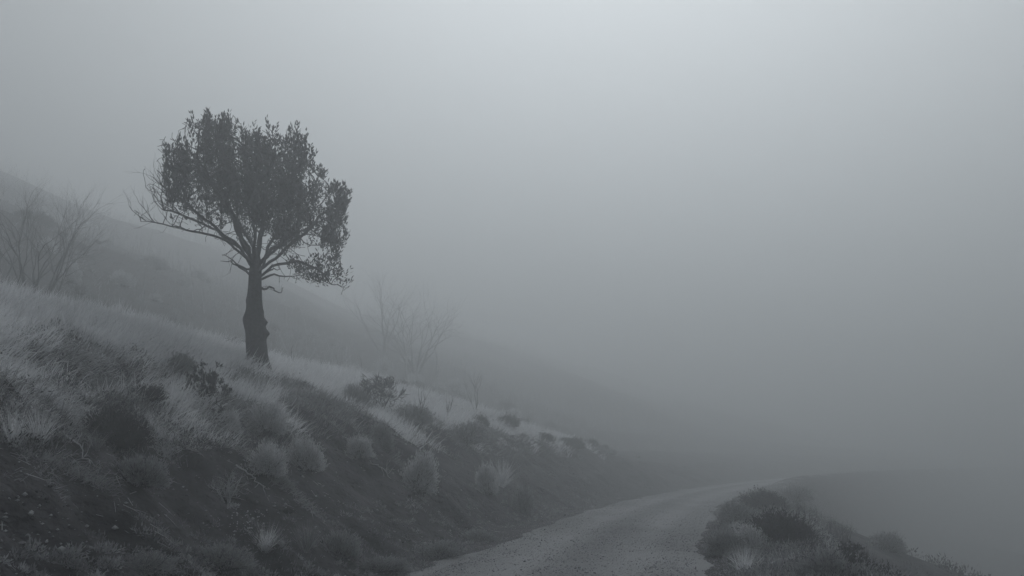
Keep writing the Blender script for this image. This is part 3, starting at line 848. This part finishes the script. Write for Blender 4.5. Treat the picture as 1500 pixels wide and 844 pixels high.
def place(kind, px, py, wpx, hpx, label, cat='shrub', group=None, name=None, tmin=4, tilt=0.0, nat=None):
    p = ground(px, py, tmin); sc = p[1] / FPX
    i = _cnt.get(kind, 0); _cnt[kind] = i + 1
    o = copy_tree(PROTO[kind][i % len(PROTO[kind])])
    base_w = {'sage': 1.15, 'twig': 1.35, 'tangle': 1.3, 'spiky': 1.0, 'tuft': 1.3, 'dulltuft': 1.3}.get(kind, 1.0)
    base_h = {'sage': .75, 'twig': .8, 'tangle': .7, 'spiky': .8, 'tuft': .95, 'dulltuft': .95}.get(kind, .52)
    w = wpx * sc / base_w; h = hpx * sc / base_h
    o.location = (p[0], p[1], p[2] - .03)
    vx = .86 + .3 * ((i * 7 + int(px)) % 10) / 10; tl = (((i * 13 + int(py)) % 9) - 4) * .035 if kind in ('pale', 'mid', 'dark') else 0
    o.scale = (w * vx, w / vx, h)
    o.rotation_euler = (tl, tilt + .12 * (kind in ('pale', 'mid')), (i * 2.399) % 6.283)
    o.name = name or {'tuft': 'grass_tuft', 'dulltuft': 'grass_tuft', 'tangle': 'dead_brush'}.get(kind, 'shrub')
    tag(o, label, cat, group)
    return o

place('pale', 391, 697, 68, 46, 'rounded pale shrub on the cut bank, left one of the pair below the tree')
place('pale', 450, 692, 60, 46, 'rounded pale shrub on the cut bank, right one of the pair below the tree')
place('pale', 528, 672, 42, 32, 'small round pale shrub above and right of the pair on the bank')
place('pale', 611, 724, 52, 52, 'tall rounded pale shrub alone on the dark middle of the cut bank')
place('pale', 714, 727, 40, 42, 'round shrub beside the spiky grass tuft far along the bank')
place('mid', 765, 752, 36, 44, 'dark round shrub hanging lowest and farthest on the bank, near the road')
place('mid', 497, 818, 70, 46, 'low dome shaped shrub at the bank foot near the road edge')
place('pale', 331, 634, 42, 30, 'small pale shrub just below the dark woody bush')
place('pale', 388, 636, 62, 48, 'broad greyish shrub between the dark woody bush and the grass below the tree')
place('mid', 560, 655, 40, 40, 'feathery small shrub at the lower end of the pale grass')
place('mid', 205, 712, 90, 52, 'dark low shrub on the near bank above the tangle of dead brush')
place('dark', 165, 660, 110, 62, 'wide dark shrub under the scarp rim on the near bank')
place('sage', 305, 596, 112, 84, 'big dark woody bush with crooked branches left below the juniper trunk')
place('sage', 334, 512, 56, 26, 'small dark bush in the pale grass touching the juniper trunk on its left')
place('mid', 262, 548, 66, 34, 'brownish brush patch in the grass left of the dark woody bush')
place('spiky', 556, 598, 92, 60, 'dark spiky shrub on the skyline at the right end of the pale grass')
place('mid', 520, 598, 50, 40, 'dark low bush leaning against the spiky skyline shrub')
place('mid', 600, 625, 70, 36, 'low brush right of the spiky skyline shrub')
place('mid', 680, 650, 80, 34, 'flat brush on the bank top beneath the crooked sapling')
place('dark', 215, 590, 60, 28, 'small dark clump on the near slope above the rim')
place('mid', 150, 575, 70, 26, 'flat brownish clump at the rim, left of the small dark clump')
place('tangle', 335, 735, 120, 66, 'tangle of pale dead twigs on the near bank', 'dead brush')
place('tangle', 240, 668, 90, 40, 'upper tangle of dead twigs below the grass rim', 'dead brush')
place('tuft', 20, 652, 74, 82, 'tall straw tuft on the near ledge, at the left frame edge', 'grass tuft')
place('tuft', 56, 655, 80, 80, 'tall straw tuft on the near ledge, right one of the two', 'grass tuft')
place('tuft', 389, 806, 60, 50, 'straw tuft leaning right at the near bank foot', 'grass tuft', tilt=.35)
place('dulltuft', 449, 812, 52, 58, 'thin upright tuft left of the dome shaped shrub at the bank foot', 'grass tuft')
place('tuft', 733, 712, 46, 62, 'spiky straw tuft leaning right far along the bank', 'grass tuft', tilt=.45)
place('dulltuft', 140, 660, 50, 44, 'thin straggly tuft right of the ledge tufts', 'grass tuft')
place('mid', 320, 834, 110, 44, 'ragged brush at the bottom of the picture under the speckled plant')
place('mid', 215, 838, 90, 30, 'dark brush at the bottom edge left of the ragged brush')
place('mid', 560, 838, 90, 26, 'low brush at the road edge, nearest the viewer')
place('mid', 640, 815, 90, 26, 'low brush at the road edge below the bare bank, second along')
place('mid', 705, 792, 60, 18, 'small low brush at the road edge, third along')
# right verge
place('dark', 1140, 796, 112, 54, 'large dark bush in the middle of the right verge')
place('mid', 1206, 850, 92, 50, 'round topped shrub beside the pale rock on the right verge')
place('twig', 1232, 806, 90, 70, 'bare twiggy bush behind the round shrub on the right verge')
place('twig', 1268, 842, 80, 60, 'bare twiggy bush lowest at the verge drop on the right')
place('mid', 1062, 812, 64, 42, 'low shrub where the gravel meets the right verge')
place('mid', 1080, 764, 56, 34, 'low weedy shrub at the road bend on the right verge')
place('dark', 1120, 748, 70, 30, 'dark low bush farthest along the right verge')
place('mid', 1160, 735, 60, 24, 'faint low brush in the fog at the end of the right verge')
place('tuft', 1092, 842, 84, 62, 'dry grass tuft at the bottom of the right verge', 'grass tuft')
place('dulltuft', 1175, 842, 70, 40, 'short dull tuft right of the pale rock', 'grass tuft')
place('sage', 1245, 832, 70, 50, 'open dark bush between the round shrub and the verge drop')
place('pale', 1100, 806, 56, 32, 'pale low shrub left of the large dark bush on the right verge')
place('twig', 1180, 764, 60, 50, 'bare twiggy bush behind the large dark bush of the right verge')
rock(1146, 832, 42, 12, 'flat pale rock half hidden in the right verge')
rock(866, 744, 8, 3, 'small white stone on the far left road edge')
rock(648, 800, 14, 7, 'grey fist-sized stone at the bank foot')
# fog shrubs beyond the crest and down the valley: nothing tells them apart
place('pale', 104, 418, 36, 34, 'pale feathery bush just behind the grass crest by the left bare tree', tmin=22)
rng = np.random.default_rng(77)
def far_shrub(x, y, w, label, group, kinds):
    kind = kinds[rng.integers(len(kinds))]; i = rng.integers(len(PROTO[kind]))
    o = copy_tree(PROTO[kind][i]); o.name = 'shrub'
    o.location = (x, y, float(H(x, y)) - .05); o.scale = (w, w, w * rng.uniform(.8, 1.2)); o.rotation_euler = (0, 0, rng.random() * 6.28)
    tag(o, label, 'shrub', group)
for q in range(110):
    yy_ = rng.uniform(30, 95); s_ = -15 - rng.random() ** 1.3 * 34
    far_shrub(from_s(s_, yy_), yy_, rng.uniform(.8, 2.0), 'hazy rounded shrub on the foggy hillside behind the grass crest', 'shrubs on the foggy hillside', ['mid', 'dark', 'dark', 'pale', 'twig'])
for q in range(40):
    yy_ = rng.uniform(18, 80); s_ = 6 + rng.random() * 26
    far_shrub(from_s(s_, yy_), yy_, rng.uniform(.7, 1.8), 'hazy shrub on the fogged valley side below the road', 'shrubs on the valley side', ['mid', 'dark', 'twig'])
for q in range(26):
    yy_ = rng.uniform(38, 75); s_ = rng.uniform(-12.5, -6)
    far_shrub(from_s(s_, yy_), yy_, rng.uniform(.6, 1.2), 'hazy low shrub far along the road bank', 'shrubs far along the bank', ['mid', 'dark', 'twig'])

def thicket():
    rng = np.random.default_rng(66); n = 60000
    y = rng.uniform(34, 190, n); s = -19 - rng.random(n) ** .8 * 130; x = from_s(s, y)
    k = rng.random(n) < np.clip(.45 + 1.3 * fbm(x * .07, y * .07, 501, 4), 0, 1); x, y = x[k], y[k]; n = len(x)
    hh = .7 + 2.8 * rng.random(n) ** 3 + .8 * fbm(x * .3, y * .3, 503, 3)
    D = rng.normal(size=(n, 3)) * .28; D[:, 2] = 1
    V, F, A = blades(np.stack([x, y, H(x, y) - .1], -1), hh, rng.uniform(.02, .045, n), D, rng.random(n), rng, .1)
    V2, F2, A2 = sprigs(np.repeat(np.stack([x, y, H(x, y)], -1), 4, 0) + np.repeat(unit(D) * hh[:, None], 4, 0) * rng.uniform(.3, .95, (4 * n, 1)), rng.normal(size=(4 * n, 3)) + [0, 0, 1.0], rng.uniform(.15, .45, 4 * n), rng.uniform(.015, .04, 4 * n), rng.random(4 * n), rng)
    tag(mk('hillside_thicket', np.concatenate([V, V2]), np.concatenate([F, F2 + len(V)]), M_MID, attr=np.concatenate([A, A2])), kind='stuff')
thicket()
# ------------------------------------------------------------------ speckled seed plant, dead sticks
def speckled(px, py, label):
    rng = np.random.default_rng(9); p = ground(px, py); root = empty('seed_head_plant', p); tag(root, label, 'plant')
    m = MB(); tips = []
    for q in range(9):
        grow(m, rng.normal(size=3) * [.08, .08, 0], unit(np.array([rng.normal() * .6, rng.normal() * .6, 1.])), .28, .006, 2, rng, nseg=3, spread=.8, ratio=.6, tips=tips)
    m.build('stem', M_BARK, root)
    first = None
    for t in tips[:60]:
        if first is None:
            first = mk('seed_head', OCT * [.009, .009, .008], OCTF, M_FLUFF, root); first.location = t[0]
        else:
            c = first.copy(); COL.objects.link(c); c.parent = root; c.location = t[0]; sc_ = rng.uniform(.6, 1.4); c.scale = (sc_,) * 3
speckled(352, 806, 'dark weed dotted with white seed heads at the near bank foot')
def stick(pts, label, r=.012, seed=0):
    rng = np.random.default_rng(seed)
    P = np.array([ground(*q) + [0, 0, .05] for q in pts]); t = np.linspace(0, 1, len(P)); tt = np.linspace(0, 1, 12)
    C = np.stack([np.interp(tt, t, P[:, j]) for j in range(3)], -1) + rng.normal(size=(12, 3)) * .015
    C[:, 2] = np.maximum(C[:, 2], H(C[:, 0], C[:, 1]) + .015)
    root = empty('dead_stick', C[0]); tag(root, label, 'stick'); C = C - C[0]
    m = MB(); tube(m, C, np.linspace(r, r * .4, 12), 6); m.build('stem', M_SAGE, root)
    for j in (3, 5, 7, 9, 10):
        m = MB(); grow(m, C[j], unit(C[j] - C[j - 1] + rng.normal(size=3) * .6 + [0, 0, .3]), .18, r * .5, 1, rng); m.build('twig', M_SAGE, root)
stick([(345, 690), (370, 705), (385, 725)], 'pale dead root running along the rim above the dead brush', .014, 1)
stick([(85, 640), (115, 660), (130, 690)], 'pale dead stick trailing off the ledge right of the straw tufts', .012, 2)
stick([(540, 680), (560, 690), (572, 706)], 'dead stick lying on the bank below the feathery shrub', .012, 3)
stick([(60, 575), (100, 590), (130, 612)], 'dead root poking out along the near rim', .012, 4)
# far forest of the bank's litter: fine twigs on the near slope
def litter():
    rng = np.random.default_rng(88); n = 9000
    s = rng.uniform(-12, -2.6, n); y = ydist(n, 6.5, 36, rng); x = from_s(s, y)
    k = rng.random(n) < np.clip(.3 + fbm(x * .8, y * .8, 401, 3), 0, 1); s, y, x = s[k], y[k], x[k]; n = len(s)
    gx, gy_ = slope_dir(x, y)
    D = np.stack([rng.normal(size=n) + gx, rng.normal(size=n), np.zeros(n)], -1); D = unit(D); D[:, 2] = -(gx * D[:, 0] + gy_ * D[:, 1]) * 1.0 + .08
    V, F, A = blades(np.stack([x, y, H(x, y) + .012], -1), rng.uniform(.08, .3, n), rng.uniform(.004, .009, n), D, rng.random(n), rng, .1)
    tag(mk('dead_litter', V, F, M_SAGE, attr=A), kind='stuff')
litter()
print('DONE', len(bpy.data.objects))
